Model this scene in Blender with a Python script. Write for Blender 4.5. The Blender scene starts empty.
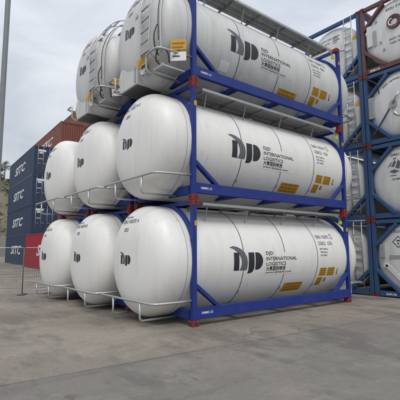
import bpy, bmesh, math, random
from mathutils import Vector, Matrix, noise
random.seed(7)
R_ = math.radians
scene = bpy.context.scene
col = scene.collection

# ------------------------------------------------------------------ camera
cam_d = bpy.data.cameras.new('camera')
cam = bpy.data.objects.new('camera', cam_d); col.objects.link(cam)
yaw, pitch, roll = 0.900897, 0.120506, -0.004017
fw = Vector((math.cos(yaw)*math.cos(pitch), math.sin(yaw)*math.cos(pitch), math.sin(pitch)))
rt = Vector((math.sin(yaw), -math.cos(yaw), 0)); up = rt.cross(fw)
r2 = rt*math.cos(roll) + up*math.sin(roll); u2 = -rt*math.sin(roll) + up*math.cos(roll)
M = Matrix((r2, u2, -fw)).transposed().to_4x4(); M.translation = (-5.1484, -6.7526, 1.6514)
cam.matrix_world = M
cam_d.sensor_width = 36; cam_d.lens = 36*394.63/400
cam_d.clip_start = 0.05; cam_d.clip_end = 3000
scene.camera = cam

# ------------------------------------------------------------------ light
SUN_EL, SUN_AZ = R_(58), R_(236)          # azimuth of the sun measured from +X towards +Y
world = bpy.data.worlds.new('World'); scene.world = world; world.use_nodes = True
wn, wl = world.node_tree.nodes, world.node_tree.links
wn.clear()
w_out = wn.new('ShaderNodeOutputWorld'); w_mix = wn.new('ShaderNodeMixShader')
b_sky = wn.new('ShaderNodeBackground'); b_cld = wn.new('ShaderNodeBackground')
sky = wn.new('ShaderNodeTexSky'); sky.sky_type = 'NISHITA'; sky.sun_disc = False
sky.sun_elevation = SUN_EL; sky.sun_rotation = R_(90) - SUN_AZ
sky.air_density = 1.5; sky.dust_density = 3
wl.new(sky.outputs[0], b_sky.inputs[0]); b_sky.inputs[1].default_value = 0.10
tc = wn.new('ShaderNodeTexCoord'); sep = wn.new('ShaderNodeSeparateXYZ'); wl.new(tc.outputs['Generated'], sep.inputs[0])
mp = wn.new('ShaderNodeMapping'); mp.inputs['Scale'].default_value = (1.0, 1.0, 2.6); wl.new(tc.outputs['Generated'], mp.inputs[0])
nz = wn.new('ShaderNodeTexNoise'); nz.inputs['Scale'].default_value = 3.0; nz.inputs['Detail'].default_value = 6
nz.inputs['Roughness'].default_value = 0.52; nz.inputs['Distortion'].default_value = 0.35; wl.new(mp.outputs[0], nz.inputs['Vector'])
cr = wn.new('ShaderNodeValToRGB')
cr.color_ramp.elements[0].position = 0.30; cr.color_ramp.elements[0].color = (0.49, 0.535, 0.615, 1)
cr.color_ramp.elements[1].position = 0.70; cr.color_ramp.elements[1].color = (0.78, 0.805, 0.845, 1)
wl.new(nz.outputs['Fac'], cr.inputs[0])
# overcast sky is brighter overhead than at the horizon
zr = wn.new('ShaderNodeMapRange'); zr.inputs[1].default_value = 0.0; zr.inputs[2].default_value = 1.0
zr.inputs[3].default_value = 0.88; zr.inputs[4].default_value = 1.65
wl.new(sep.outputs['Z'], zr.inputs[0])
ml = wn.new('ShaderNodeVectorMath'); ml.operation = 'SCALE'; wl.new(cr.outputs[0], ml.inputs[0]); wl.new(zr.outputs[0], ml.inputs['Scale'])
wl.new(ml.outputs[0], b_cld.inputs[0]); b_cld.inputs[1].default_value = 1.0
w_mix.inputs[0].default_value = 0.92
wl.new(b_sky.outputs[0], w_mix.inputs[1]); wl.new(b_cld.outputs[0], w_mix.inputs[2]); wl.new(w_mix.outputs[0], w_out.inputs[0])

sun_d = bpy.data.lights.new('sun', 'SUN'); sun_d.energy = 1.5; sun_d.angle = R_(24); sun_d.color = (1.0, 0.965, 0.91)
sun = bpy.data.objects.new('sun', sun_d); col.objects.link(sun)
sdir = Vector((math.cos(SUN_EL)*math.cos(SUN_AZ), math.cos(SUN_EL)*math.sin(SUN_AZ), math.sin(SUN_EL)))
sun.rotation_euler = sdir.to_track_quat('Z', 'Y').to_euler(); sun.location = (-10, -20, 40)

vs = scene.view_settings
vs.view_transform = 'Standard'; vs.look = 'None'; vs.exposure = 0.0; vs.gamma = 1.0; vs.use_curve_mapping = False

# ------------------------------------------------------------------ materials
def mat(name, c1, rough=0.5, metal=0.0, c2=None, scale=3.0, stretch=(1, 1, 1), lo=0.35, hi=0.75, bump=0.0, bscale=40.0,
        c3=None, scale3=1.0, lo3=0.55, hi3=0.75, stretch3=(1, 1, 1), coat=0.0, rvar=0.0, spec=0.5):
    m = bpy.data.materials.new(name); m.use_nodes = True
    n, l = m.node_tree.nodes, m.node_tree.links
    b = n['Principled BSDF']; b.inputs['Roughness'].default_value = rough; b.inputs['Metallic'].default_value = metal
    b.inputs['Specular IOR Level'].default_value = spec; b.inputs['Base Color'].default_value = (*c1, 1); b.inputs['Coat Weight'].default_value = coat
    geo = n.new('ShaderNodeNewGeometry')
    def tex(sc, st, det=6):
        mpn = n.new('ShaderNodeMapping'); mpn.inputs['Scale'].default_value = st; l.new(geo.outputs['Position'], mpn.inputs[0])
        t = n.new('ShaderNodeTexNoise'); t.inputs['Scale'].default_value = sc; t.inputs['Detail'].default_value = det
        t.inputs['Roughness'].default_value = 0.6; l.new(mpn.outputs[0], t.inputs['Vector']); return t
    src = None
    for (cc, sc, st, a, z) in ((c2, scale, stretch, lo, hi), (c3, scale3, stretch3, lo3, hi3)):
        if cc is None: continue
        t = tex(sc, st); r = n.new('ShaderNodeMapRange'); r.inputs[1].default_value = a; r.inputs[2].default_value = z
        l.new(t.outputs['Fac'], r.inputs[0])
        mx = n.new('ShaderNodeMix'); mx.data_type = 'RGBA'; l.new(r.outputs[0], mx.inputs[0])
        if src is None: mx.inputs[6].default_value = (*c1, 1)
        else: l.new(src, mx.inputs[6])
        mx.inputs[7].default_value = (*cc, 1); src = mx.outputs[2]
        if rvar and cc is c2:
            rr = n.new('ShaderNodeMapRange'); rr.inputs[1].default_value = a; rr.inputs[2].default_value = z
            rr.inputs[3].default_value = rough; rr.inputs[4].default_value = rough + rvar
            l.new(t.outputs['Fac'], rr.inputs[0]); l.new(rr.outputs[0], b.inputs['Roughness'])
    if src is not None: l.new(src, b.inputs['Base Color'])
    if bump:
        t = tex(bscale, (1, 1, 1), 4); bp = n.new('ShaderNodeBump'); bp.inputs['Strength'].default_value = bump
        bp.inputs['Distance'].default_value = 0.01; l.new(t.outputs['Fac'], bp.inputs['Height']); l.new(bp.outputs[0], b.inputs['Normal'])
    return m

MW = mat('white_tank_paint', (0.815, 0.805, 0.775), 0.42, 0, (0.745, 0.733, 0.695), 1.3, (3.0, 3.0, 0.4), 0.45, 0.80, 0.14, 1.7,
         (0.52, 0.49, 0.43), 1.0, 0.60, 0.92, (7, 7, 0.22), rvar=0.12, spec=0.4)
MWG = mat('weathered_tank_paint', (0.66, 0.66, 0.645), 0.48, 0, (0.55, 0.55, 0.535), 1.3, (3.0, 3.0, 0.4), 0.38, 0.75, 0.10, 1.7,
         (0.36, 0.35, 0.33), 1.0, 0.60, 0.88, (7, 7, 0.22), rvar=0.15, spec=0.35)
MBL = mat('blue_frame_paint', (0.012, 0.032, 0.215), 0.5, 0, (0.024, 0.046, 0.215), 2.2, lo=0.4, hi=0.75, bump=0.08, bscale=30, c3=(0.075, 0.055, 0.065), scale3=11, lo3=0.62, hi3=0.74, spec=0.35)
MSB = mat('steel_blue_paint', (0.032, 0.085, 0.205), 0.55, 0, (0.055, 0.10, 0.20), 2.5, c3=(0.075, 0.075, 0.085), scale3=6, lo3=0.52, hi3=0.75, spec=0.3)
MMR = mat('maroon_paint', (0.105, 0.042, 0.05), 0.55, 0, (0.15, 0.065, 0.065), 4, c3=(0.06, 0.045, 0.045), scale3=8)
MRD = mat('red_casting_paint', (0.42, 0.020, 0.022), 0.6, 0, (0.24, 0.03, 0.032), 12, lo=0.3, hi=0.6, c3=(0.09, 0.045, 0.05), scale3=22, lo3=0.5, hi3=0.68, bump=0.2, bscale=60, spec=0.3)
MDR = mat('dull_red_casting_paint', (0.20, 0.030, 0.032), 0.65, 0, (0.09, 0.04, 0.045), 12, lo=0.35, hi=0.65, c3=(0.05, 0.045, 0.055), scale3=20, lo3=0.5, hi3=0.7, spec=0.3)
MGV = mat('galvanised_steel', (0.52, 0.53, 0.53), 0.38, 0.75, (0.40, 0.41, 0.42), 14, rvar=0.2)
MAL = mat('walkway_aluminium', (0.33, 0.335, 0.33), 0.55, 0.5, (0.22, 0.22, 0.22), 9, rvar=0.2)
MDK = mat('black_vinyl', (0.02, 0.022, 0.028), 0.5)
MGR = mat('grey_vinyl', (0.115, 0.12, 0.128), 0.5)
MBD = mat('cladding_strap', (0.055, 0.056, 0.056), 0.6, 0.2, (0.11, 0.11, 0.108), 3)
MSM = mat('cladding_seam', (0.34, 0.34, 0.335), 0.6)
MFT = mat('faded_black_print', (0.085, 0.087, 0.092), 0.6, 0, (0.16, 0.16, 0.165), 5)
MYL = mat('yellow_label', (0.60, 0.32, 0.012), 0.5, 0, (0.68, 0.40, 0.03), 8)
MBR = mat('label_print', (0.34, 0.175, 0.012), 0.6)
MWV = mat('white_vinyl', (0.80, 0.80, 0.78), 0.45)
MTG = mat('lime_tag', (0.55, 0.62, 0.08), 0.5)
MLG = mat('grey_box_paint', (0.36, 0.37, 0.37), 0.5, 0, (0.27, 0.28, 0.28), 6)
MPG = mat('dull_fence_steel', (0.17, 0.175, 0.175), 0.55, 0.5, (0.12, 0.12, 0.12), 8)
MPG2 = mat('mast_grey', (0.23, 0.25, 0.26), 0.5, 0.2, (0.19, 0.20, 0.21), 3)
MUS = mat('underside_shade_grey', (0.10, 0.10, 0.098), 0.7, 0.2, (0.06, 0.058, 0.055), 6)  # dark mottled grey, carries the painted shade below the valve cabinet
MRB = mat('dark_rubber', (0.03, 0.03, 0.032), 0.7)
MST = mat('stainless_steel', (0.6, 0.6, 0.59), 0.3, 0.9, (0.45, 0.45, 0.45), 10)
MW2 = mat('weathered_white_paint', (0.70, 0.705, 0.69), 0.45, 0, (0.55, 0.555, 0.545), 2.2, (2, 2, 0.6), 0.4, 0.75, 0.03, 4, (0.42, 0.41, 0.39), 1.6, 0.6, 0.8, (4, 4, 0.3))
MNV = mat('navy_container_paint', (0.020, 0.042, 0.095), 0.5, 0, (0.032, 0.05, 0.095), 1.2, (1, 1, 0.4), c3=(0.06, 0.062, 0.07), scale3=3, lo3=0.62, hi3=0.85)
MBN = mat('brown_container_paint', (0.20, 0.062, 0.045), 0.6, 0, (0.25, 0.10, 0.075), 1.2, (1, 1, 0.4))
MRC = mat('red_container_paint', (0.34, 0.014, 0.026), 0.5, 0, (0.27, 0.02, 0.03), 1.2, (1, 1, 0.4))
MCW = mat('container_lettering_white', (0.78, 0.78, 0.77), 0.5)
MPU = mat('purple_print', (0.22, 0.09, 0.26), 0.5)
MGN = mat('green_print', (0.10, 0.32, 0.10), 0.5)

# ground slabs: worn yard concrete with dust, stains and tyre marks
def ground_mat(name, base, dust, dark):
    m = bpy.data.materials.new(name); m.use_nodes = True
    n, l = m.node_tree.nodes, m.node_tree.links; b = n['Principled BSDF']
    geo = n.new('ShaderNodeNewGeometry')
    def nt(scale, det, stretch=(1, 1, 1), rot=0.0, rough=0.6, dist=0.0):
        mpn = n.new('ShaderNodeMapping'); mpn.inputs['Scale'].default_value = stretch; mpn.inputs['Rotation'].default_value = (0, 0, rot)
        l.new(geo.outputs['Position'], mpn.inputs[0])
        t = n.new('ShaderNodeTexNoise'); t.inputs['Scale'].default_value = scale; t.inputs['Detail'].default_value = det
        t.inputs['Roughness'].default_value = rough; t.inputs['Distortion'].default_value = dist
        l.new(mpn.outputs[0], t.inputs['Vector']); return t.outputs['Fac']
    def rng(s, a, z, o0=0.0, o1=1.0):
        r = n.new('ShaderNodeMapRange'); r.inputs[1].default_value = a; r.inputs[2].default_value = z
        r.inputs[3].default_value = o0; r.inputs[4].default_value = o1; l.new(s, r.inputs[0]); return r.outputs[0]
    def mix(f, a, c):
        mx = n.new('ShaderNodeMix'); mx.data_type = 'RGBA'; l.new(f, mx.inputs[0])
        if isinstance(a, tuple): mx.inputs[6].default_value = (*a, 1)
        else: l.new(a, mx.inputs[6])
        mx.inputs[7].default_value = (*c, 1); return mx.outputs[2]
    c = mix(rng(nt(0.42, 7, dist=1.0, rough=0.65), 0.44, 0.58), base, dust)
    c = mix(rng(nt(0.75, 8, (1, 0.5, 1), 0.5, 0.68), 0.49, 0.60, 0, 0.95), c, dark)                    # broad wear
    c = mix(rng(nt(1.0, 5, (0.10, 2.6, 1), 0.16, 0.65), 0.52, 0.72, 0, 0.6), c, dark)                 # tyre tracks
    c = mix(rng(nt(0.9, 5, (0.16, 3.0, 1), -0.55, 0.65), 0.56, 0.74, 0, 0.45), c, tuple(v*0.85 for v in dark))
    c = mix(rng(nt(1.9, 7, (1, 1, 1), 0.3, 0.7, 1.2), 0.56, 0.70, 0, 0.55), c, tuple(v*1.18 for v in dust))   # pale worn patches
    c = mix(rng(nt(2.6, 5, (1, 1, 1), 0, 0.7, 0.8), 0.61, 0.70, 0, 0.75), c, tuple(v*0.55 for v in dark))  # oil spots
    c = mix(rng(nt(0.5, 5, (1, 1, 1), 0.9, 0.7, 0.5), 0.55, 0.75, 0, 0.5), c, (0.165, 0.122, 0.086))   # rusty dust
    c = mix(rng(nt(14, 6, rough=0.75), 0.42, 0.70, 0, 0.4), c, tuple(v*0.8 for v in dark))
    c = mix(rng(nt(70, 3), 0.35, 0.75, 0, 0.4), c, tuple(v*1.25 for v in dust))                       # grain
    c = mix(rng(nt(240, 2), 0.55, 0.8, 0, 0.4), c, tuple(v*0.5 for v in dark))
    vo = n.new('ShaderNodeTexVoronoi'); vo.feature = 'DISTANCE_TO_EDGE'; vo.inputs['Scale'].default_value = 0.30
    wv = n.new('ShaderNodeTexNoise'); wv.inputs['Scale'].default_value = 1.4; wv.inputs['Detail'].default_value = 6
    l.new(geo.outputs['Position'], wv.inputs['Vector'])
    va = n.new('ShaderNodeVectorMath'); va.operation = 'SCALE'; va.inputs['Scale'].default_value = 0.9; l.new(wv.outputs['Color'], va.inputs[0])
    vb = n.new('ShaderNodeVectorMath'); vb.operation = 'ADD'; l.new(va.outputs[0], vb.inputs[0]); l.new(geo.outputs['Position'], vb.inputs[1]); l.new(vb.outputs[0], vo.inputs['Vector'])
    ck = rng(vo.outputs['Distance'], 0.0008, 0.0028, 1.0, 0.0); mk = rng(nt(0.4, 3), 0.52, 0.60)
    mm = n.new('ShaderNodeMath'); mm.operation = 'MULTIPLY'; l.new(ck, mm.inputs[0]); l.new(mk, mm.inputs[1])
    c = mix(mm.outputs[0], c, (0.06, 0.055, 0.05))                                                    # hairline cracks
    l.new(c, b.inputs['Base Color'])
    l.new(rng(nt(1.3, 4), 0.3, 0.7, 0.72, 0.93), b.inputs['Roughness'])
    h1 = nt(90, 5); bp = n.new('ShaderNodeBump'); bp.inputs['Strength'].default_value = 0.28; bp.inputs['Distance'].default_value = 0.008
    l.new(h1, bp.inputs['Height']); l.new(bp.outputs[0], b.inputs['Normal'])
    return m
MG1 = ground_mat('dusty_concrete', (0.205, 0.180, 0.148), (0.275, 0.244, 0.203), (0.115, 0.104, 0.090))
MG2 = ground_mat('grey_concrete', (0.172, 0.159, 0.140), (0.226, 0.208, 0.183), (0.100, 0.095, 0.087))
MG0 = mat('joint_filler', (0.045, 0.043, 0.04), 0.9)

# ------------------------------------------------------------------ mesh helpers
class MB:
    def __init__(s): s.v = []; s.f = []
    def add(s, vs_, fs_):
        o = len(s.v); s.v += [tuple(v) for v in vs_]; s.f += [tuple(i + o for i in f) for f in fs_]; return s
    def box(s, x0, x1, y0, y1, z0, z1):
        return s.add([(x0, y0, z0), (x1, y0, z0), (x1, y1, z0), (x0, y1, z0), (x0, y0, z1), (x1, y0, z1), (x1, y1, z1), (x0, y1, z1)],
                     [(0, 3, 2, 1), (4, 5, 6, 7), (0, 1, 5, 4), (1, 2, 6, 5), (2, 3, 7, 6), (3, 0, 4, 7)])
    def beam(s, a, b, w, h, upv=(0, 0, 1)):
        a, b = Vector(a), Vector(b); d = (b - a).normalized(); u = Vector(upv)
        sd = d.cross(u).normalized()*w/2; uu = sd.cross(d).normalized()*h/2
        return s.add([a - sd - uu, a + sd - uu, a + sd + uu, a - sd + uu, b - sd - uu, b + sd - uu, b + sd + uu, b - sd + uu],
                     [(0, 1, 2, 3), (7, 6, 5, 4), (0, 4, 5, 1), (1, 5, 6, 2), (2, 6, 7, 3), (3, 7, 4, 0)])
    def prism(s, poly, ax, a0, a1):
        n = len(poly)
        def P(p, a): return (a, p[0], p[1]) if ax == 0 else ((p[0], a, p[1]) if ax == 1 else (p[0], p[1], a))
        return s.add([P(p, a0) for p in poly] + [P(p, a1) for p in poly],
                     [tuple(range(n))[::-1], tuple(range(n, 2*n))] + [(i, (i+1) % n, n + (i+1) % n, n + i) for i in range(n)])
    def tube(s, pts, r, n=8, bend=0):
        pts = [Vector(p) for p in pts]; rings = []; prev = None
        if bend:                                            # smooth the run of a hose through its points
            q = [pts[0]] + pts + [pts[-1]]; out = []
            for i in range(1, len(q)-2):
                for k in range(bend):
                    u = k/bend; a, b, c, d = q[i-1], q[i], q[i+1], q[i+2]
                    out.append(0.5*((2*b) + (c - a)*u + (2*a - 5*b + 4*c - d)*u*u + (3*b - a - 3*c + d)*u**3))
            pts = out + [pts[-1]]
        for i, p in enumerate(pts):
            d = ((pts[min(i+1, len(pts)-1)] - p).normalized() + (p - pts[max(i-1, 0)]).normalized()).normalized()
            a = Vector((0, 0, 1)) if abs(d.z) < 0.9 else Vector((1, 0, 0))
            if prev is not None: a = prev
            x = d.cross(a).normalized(); y = x.cross(d).normalized(); prev = y
            rings.append([p + (x*math.cos(2*math.pi*k/n) + y*math.sin(2*math.pi*k/n))*r for k in range(n)])
        V = [v for rg in rings for v in rg]
        F = [(i*n+k, i*n+(k+1) % n, (i+1)*n+(k+1) % n, (i+1)*n+k) for i in range(len(pts)-1) for k in range(n)]
        F += [tuple(range(n))[::-1], tuple(range((len(pts)-1)*n, len(pts)*n))]
        return s.add(V, F)
    def lathe(s, prof, yc, zc, n=64, close0=False, close1=False):   # profile (x, r) about an axis along X
        V = []; F = []
        for x, r in prof:
            V += [(x, yc + r*math.cos(2*math.pi*k/n), zc + r*math.sin(2*math.pi*k/n)) for k in range(n)]
        for i in range(len(prof)-1):
            F += [(i*n+k, i*n+(k+1) % n, (i+1)*n+(k+1) % n, (i+1)*n+k) for k in range(n)]
        if close0: F.append(tuple(range(n)))
        if close1: F.append(tuple(range((len(prof)-1)*n, len(prof)*n)))
        return s.add(V, F)
    def mesh(s, name, m, smooth=False, bevel=0.0, fix=True):
        me = bpy.data.meshes.new(name); me.from_pydata(s.v, [], s.f)
        bm = bmesh.new(); bm.from_mesh(me)
        if fix: bmesh.ops.recalc_face_normals(bm, faces=bm.faces[:])
        if bevel:
            es = [e for e in bm.edges if len(e.link_faces) == 2 and e.calc_face_angle(0) > 0.6]
            bmesh.ops.bevel(bm, geom=es, offset=bevel, segments=2, affect='EDGES', profile=0.5, clamp_overlap=True)
        bm.to_mesh(me); bm.free()
        if smooth:
            for p in me.polygons: p.use_smooth = True
            if smooth == 'auto': me.set_sharp_from_angle(angle=R_(35))
        me.materials.append(m); return me
    def build(s, name, m, parent=None, smooth=False, bevel=0.0, fix=True):
        return link(name, s.mesh(name, m, smooth, bevel, fix), parent)

def link(name, me, parent=None, loc=None):
    o = bpy.data.objects.new(name, me); col.objects.link(o)
    if parent is not None: o.parent = parent
    if loc: o.location = loc
    return o
def tag(o, label=None, cat=None, group=None, kind=None):
    if label: o['label'] = label
    if cat: o['category'] = cat
    if group: o['group'] = group
    if kind: o['kind'] = kind
    return o
def empty(name, loc=(0, 0, 0), rz=0.0):
    o = bpy.data.objects.new(name, None); col.objects.link(o); o.location = loc; o.rotation_euler = (0, 0, rz); o.empty_display_size = 0.2; return o
def kids(o):
    return [c for c in bpy.data.objects if c.parent == o]
def copy_tree(o, parent=None, swap=None, kid_map=None):
    if kid_map is None:
        kid_map = {}
        for c in bpy.data.objects:
            if c.parent: kid_map.setdefault(c.parent.name, []).append(c)
    c = o.copy(); col.objects.link(c)
    c.parent = parent
    for ch in kid_map.get(o.name, []): copy_tree(ch, c, swap, kid_map)
    return c
def arc(cx, cy, r, a0, a1, n):
    return [(cx + r*math.cos(a0+(a1-a0)*i/n), cy + r*math.sin(a0+(a1-a0)*i/n)) for i in range(n+1)]

# flat print: 2D outline meshes wrapped onto a surface -------------------------------------------
def text_2d(txt, size, bold=0.0, shear=0.0, width=None, align='LEFT'):
    cu = bpy.data.curves.new('t', 'FONT'); cu.body = txt; cu.size = size; cu.offset = bold; cu.shear = shear
    cu.resolution_u = 2; cu.align_x = align; cu.space_character = 1.0
    ob = bpy.data.objects.new('t', cu); col.objects.link(ob)
    dg = bpy.context.evaluated_depsgraph_get()
    me = bpy.data.meshes.new_from_object(ob.evaluated_get(dg))
    bpy.data.objects.remove(ob); bpy.data.curves.remove(cu)
    bm = bmesh.new(); bm.from_mesh(me); bpy.data.meshes.remove(me)
    if width and len(bm.verts):
        xs = [v.co.x for v in bm.verts]; w = max(xs) - min(xs); x0 = min(xs)
        k = width/w
        for v in bm.verts: v.co.x = (v.co.x - x0)*k
    return bm
def poly_2d(polys):
    bm = bmesh.new()
    for p in polys:
        f = bm.faces.new([bm.verts.new((x, y, 0)) for x, y in p])
    bmesh.ops.triangulate(bm, faces=bm.faces[:])
    return bm
def merge_2d(items):      # [(bm, dx, dy)]
    out = bmesh.new()
    for bm, dx, dy in items:
        mp_ = {v: out.verts.new((v.co.x + dx, v.co.y + dy, 0)) for v in bm.verts}
        for f in bm.faces:
            try: out.faces.new([mp_[v] for v in f.verts])
            except ValueError: pass
        bm.free()
    return out
def wrap_lines(name, items, fn, m, parent, step=0.06, stepx=None):
    for bm, dx, dy in items: wrap(name, merge_2d([(bm, dx, dy)]), fn, m, parent, step, stepx)
def wrap(name, bm, fn, m, parent, step=0.06, stepx=None):
    """cut the flat outline along a grid and move each point onto the surface fn(u, v)"""
    if len(bm.verts):
        for axis, st in ((0, stepx), (1, step)):
            if not st: continue
            vals = [v.co[axis] for v in bm.verts]; a = math.floor(min(vals)/st)*st + st
            while a < max(vals):
                no = Vector((1, 0, 0)) if axis == 0 else Vector((0, 1, 0))
                bmesh.ops.bisect_plane(bm, geom=bm.verts[:] + bm.edges[:] + bm.faces[:], plane_co=no*a, plane_no=no, dist=1e-6)
                a += st
    for v in bm.verts: v.co = Vector(fn(v.co.x, v.co.y))
    bm.normal_update()
    me = bpy.data.meshes.new(name); bm.to_mesh(me); bm.free(); me.materials.append(m)
    for p in me.polygons: p.use_smooth = True
    return link(name, me, parent)
def rect(w, h, x=0, y=0): return [(x, y), (x+w, y), (x+w, y+h), (x, y+h)]

# ------------------------------------------------------------------ the ground
MB().add([(-900, -900, -0.03), (900, -900, -0.03), (900, 900, -0.03), (-900, 900, -0.03)], [(0, 1, 2, 3)]).build('ground', MG0)
bpy.data.objects['ground']['kind'] = 'structure'
def jy(x): return -1.31 - 0.072*(x + 3.94)
def slab(name, pts, m):
    tag(MB().prism(pts, 2, -0.025, 0.0).build(name, m, bevel=0.006), kind='structure')
XJ = [-60 + i*1.2 for i in range(101)]
wob = lambda x: 0.010*noise.noise(Vector((x*1.7, 0, 0))) + 0.006*noise.noise(Vector((x*6, 3, 0)))
slab('concrete_pavement', [(x, jy(x) + 0.013 + wob(x)) for x in XJ] + [(850, jy(60)), (850, 850), (-850, 850), (-850, jy(-60))], MG1)
slab('concrete_apron', [(-850, -850), (850, -850), (850, jy(60) - 0.03)] + [(x, jy(x) - 0.013 + wob(x + 40)) for x in XJ[::-1]] + [(-850, jy(-60) - 0.03)], MG2)

# ------------------------------------------------------------------ swap-body tank containers
L, W, H = 6.058, 2.60, 2.70
YC, ZC, RT = W/2, 1.365, 1.27
EXT, CAP, CN = 0.20, 0.64, 3.0          # the shell runs on past the frame, then a flat dished end with a wide knuckle
def cap_r(t, n=CN): return RT*max(0.0, 1 - t**n)**(1/n)     # t = 0..1 along the cap depth
def cap_x(y, z, d=0.003, n=CN):                             # front surface of the cap at (y, z)
    q = min(0.999, math.hypot(y - YC, z - ZC)/RT)
    return -EXT - CAP*(1 - q**n)**(1/n) - d
def side_fn(d=0.003):                                          # (x along, s up the arc from the equator) on the near side
    def f(x, s):
        a = s/RT; return (x, YC - (RT + d)*math.cos(a), ZC + (RT + d)*math.sin(a))
    return f
def end_fn(y0, z0, d=0.003):                                   # u runs right (towards -y) as seen from the front
    def f(u, v): y, z = y0 - u, z0 + v; return (cap_x(y, z, d), y, z)
    return f

def logo_parts(k):
    """the emblem: black bar, grey sail, hooked bar and half disc. k = height of the bar"""
    blk = [rect(0.17*k/0.42, k, 0.12*k/0.42, 0)]
    s = k/0.42
    hook = [(0.60*s, 0.42*s), (0.80*s, 0.42*s), (0.80*s, 0.05*s), (0.775*s, -0.02*s), (0.73*s, -0.06*s), (0.66*s, -0.08*s), (0.57*s, -0.08*s),
            (0.595*s, -0.03*s), (0.60*s, 0.04*s)]
    half = [(0.835*s, 0.0), (0.835*s, 0.42*s)] + [(0.90*s + 0.20*s*math.cos(a), 0.21*s + 0.21*s*math.sin(a)) for a in [math.pi/2 - math.pi*i/14 for i in range(15)]]
    sail = [(0.0, 0.545*s), (0.12*s, 0.575*s), (0.25*s, 0.555*s), (0.38*s, 0.50*s), (0.48*s, 0.42*s), (0.545*s, 0.31*s), (0.57*s, 0.18*s), (0.56*s, 0.06*s), (0.54*s, 0.0),
            (0.30*s, 0.0), (0.345*s, 0.06*s), (0.37*s, 0.15*s), (0.36*s, 0.25*s), (0.32*s, 0.34*s), (0.24*s, 0.43*s), (0.13*s, 0.50*s)]
    return blk + [hook, half], [sail]

def bars(w, h, n, seed):
    rr = random.Random(seed); out = []
    lh = h/(n*1.7)
    for i in range(n):
        x = 0.08*w
        y = h*(1 - (i + 0.9)/n) + 0.3*lh
        while x < 0.9*w:
            ww = min(0.92*w - x, rr.uniform(0.06, 0.22)*w); out.append(rect(ww, lh, x, y)); x += ww + 0.03*w
    return out

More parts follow.
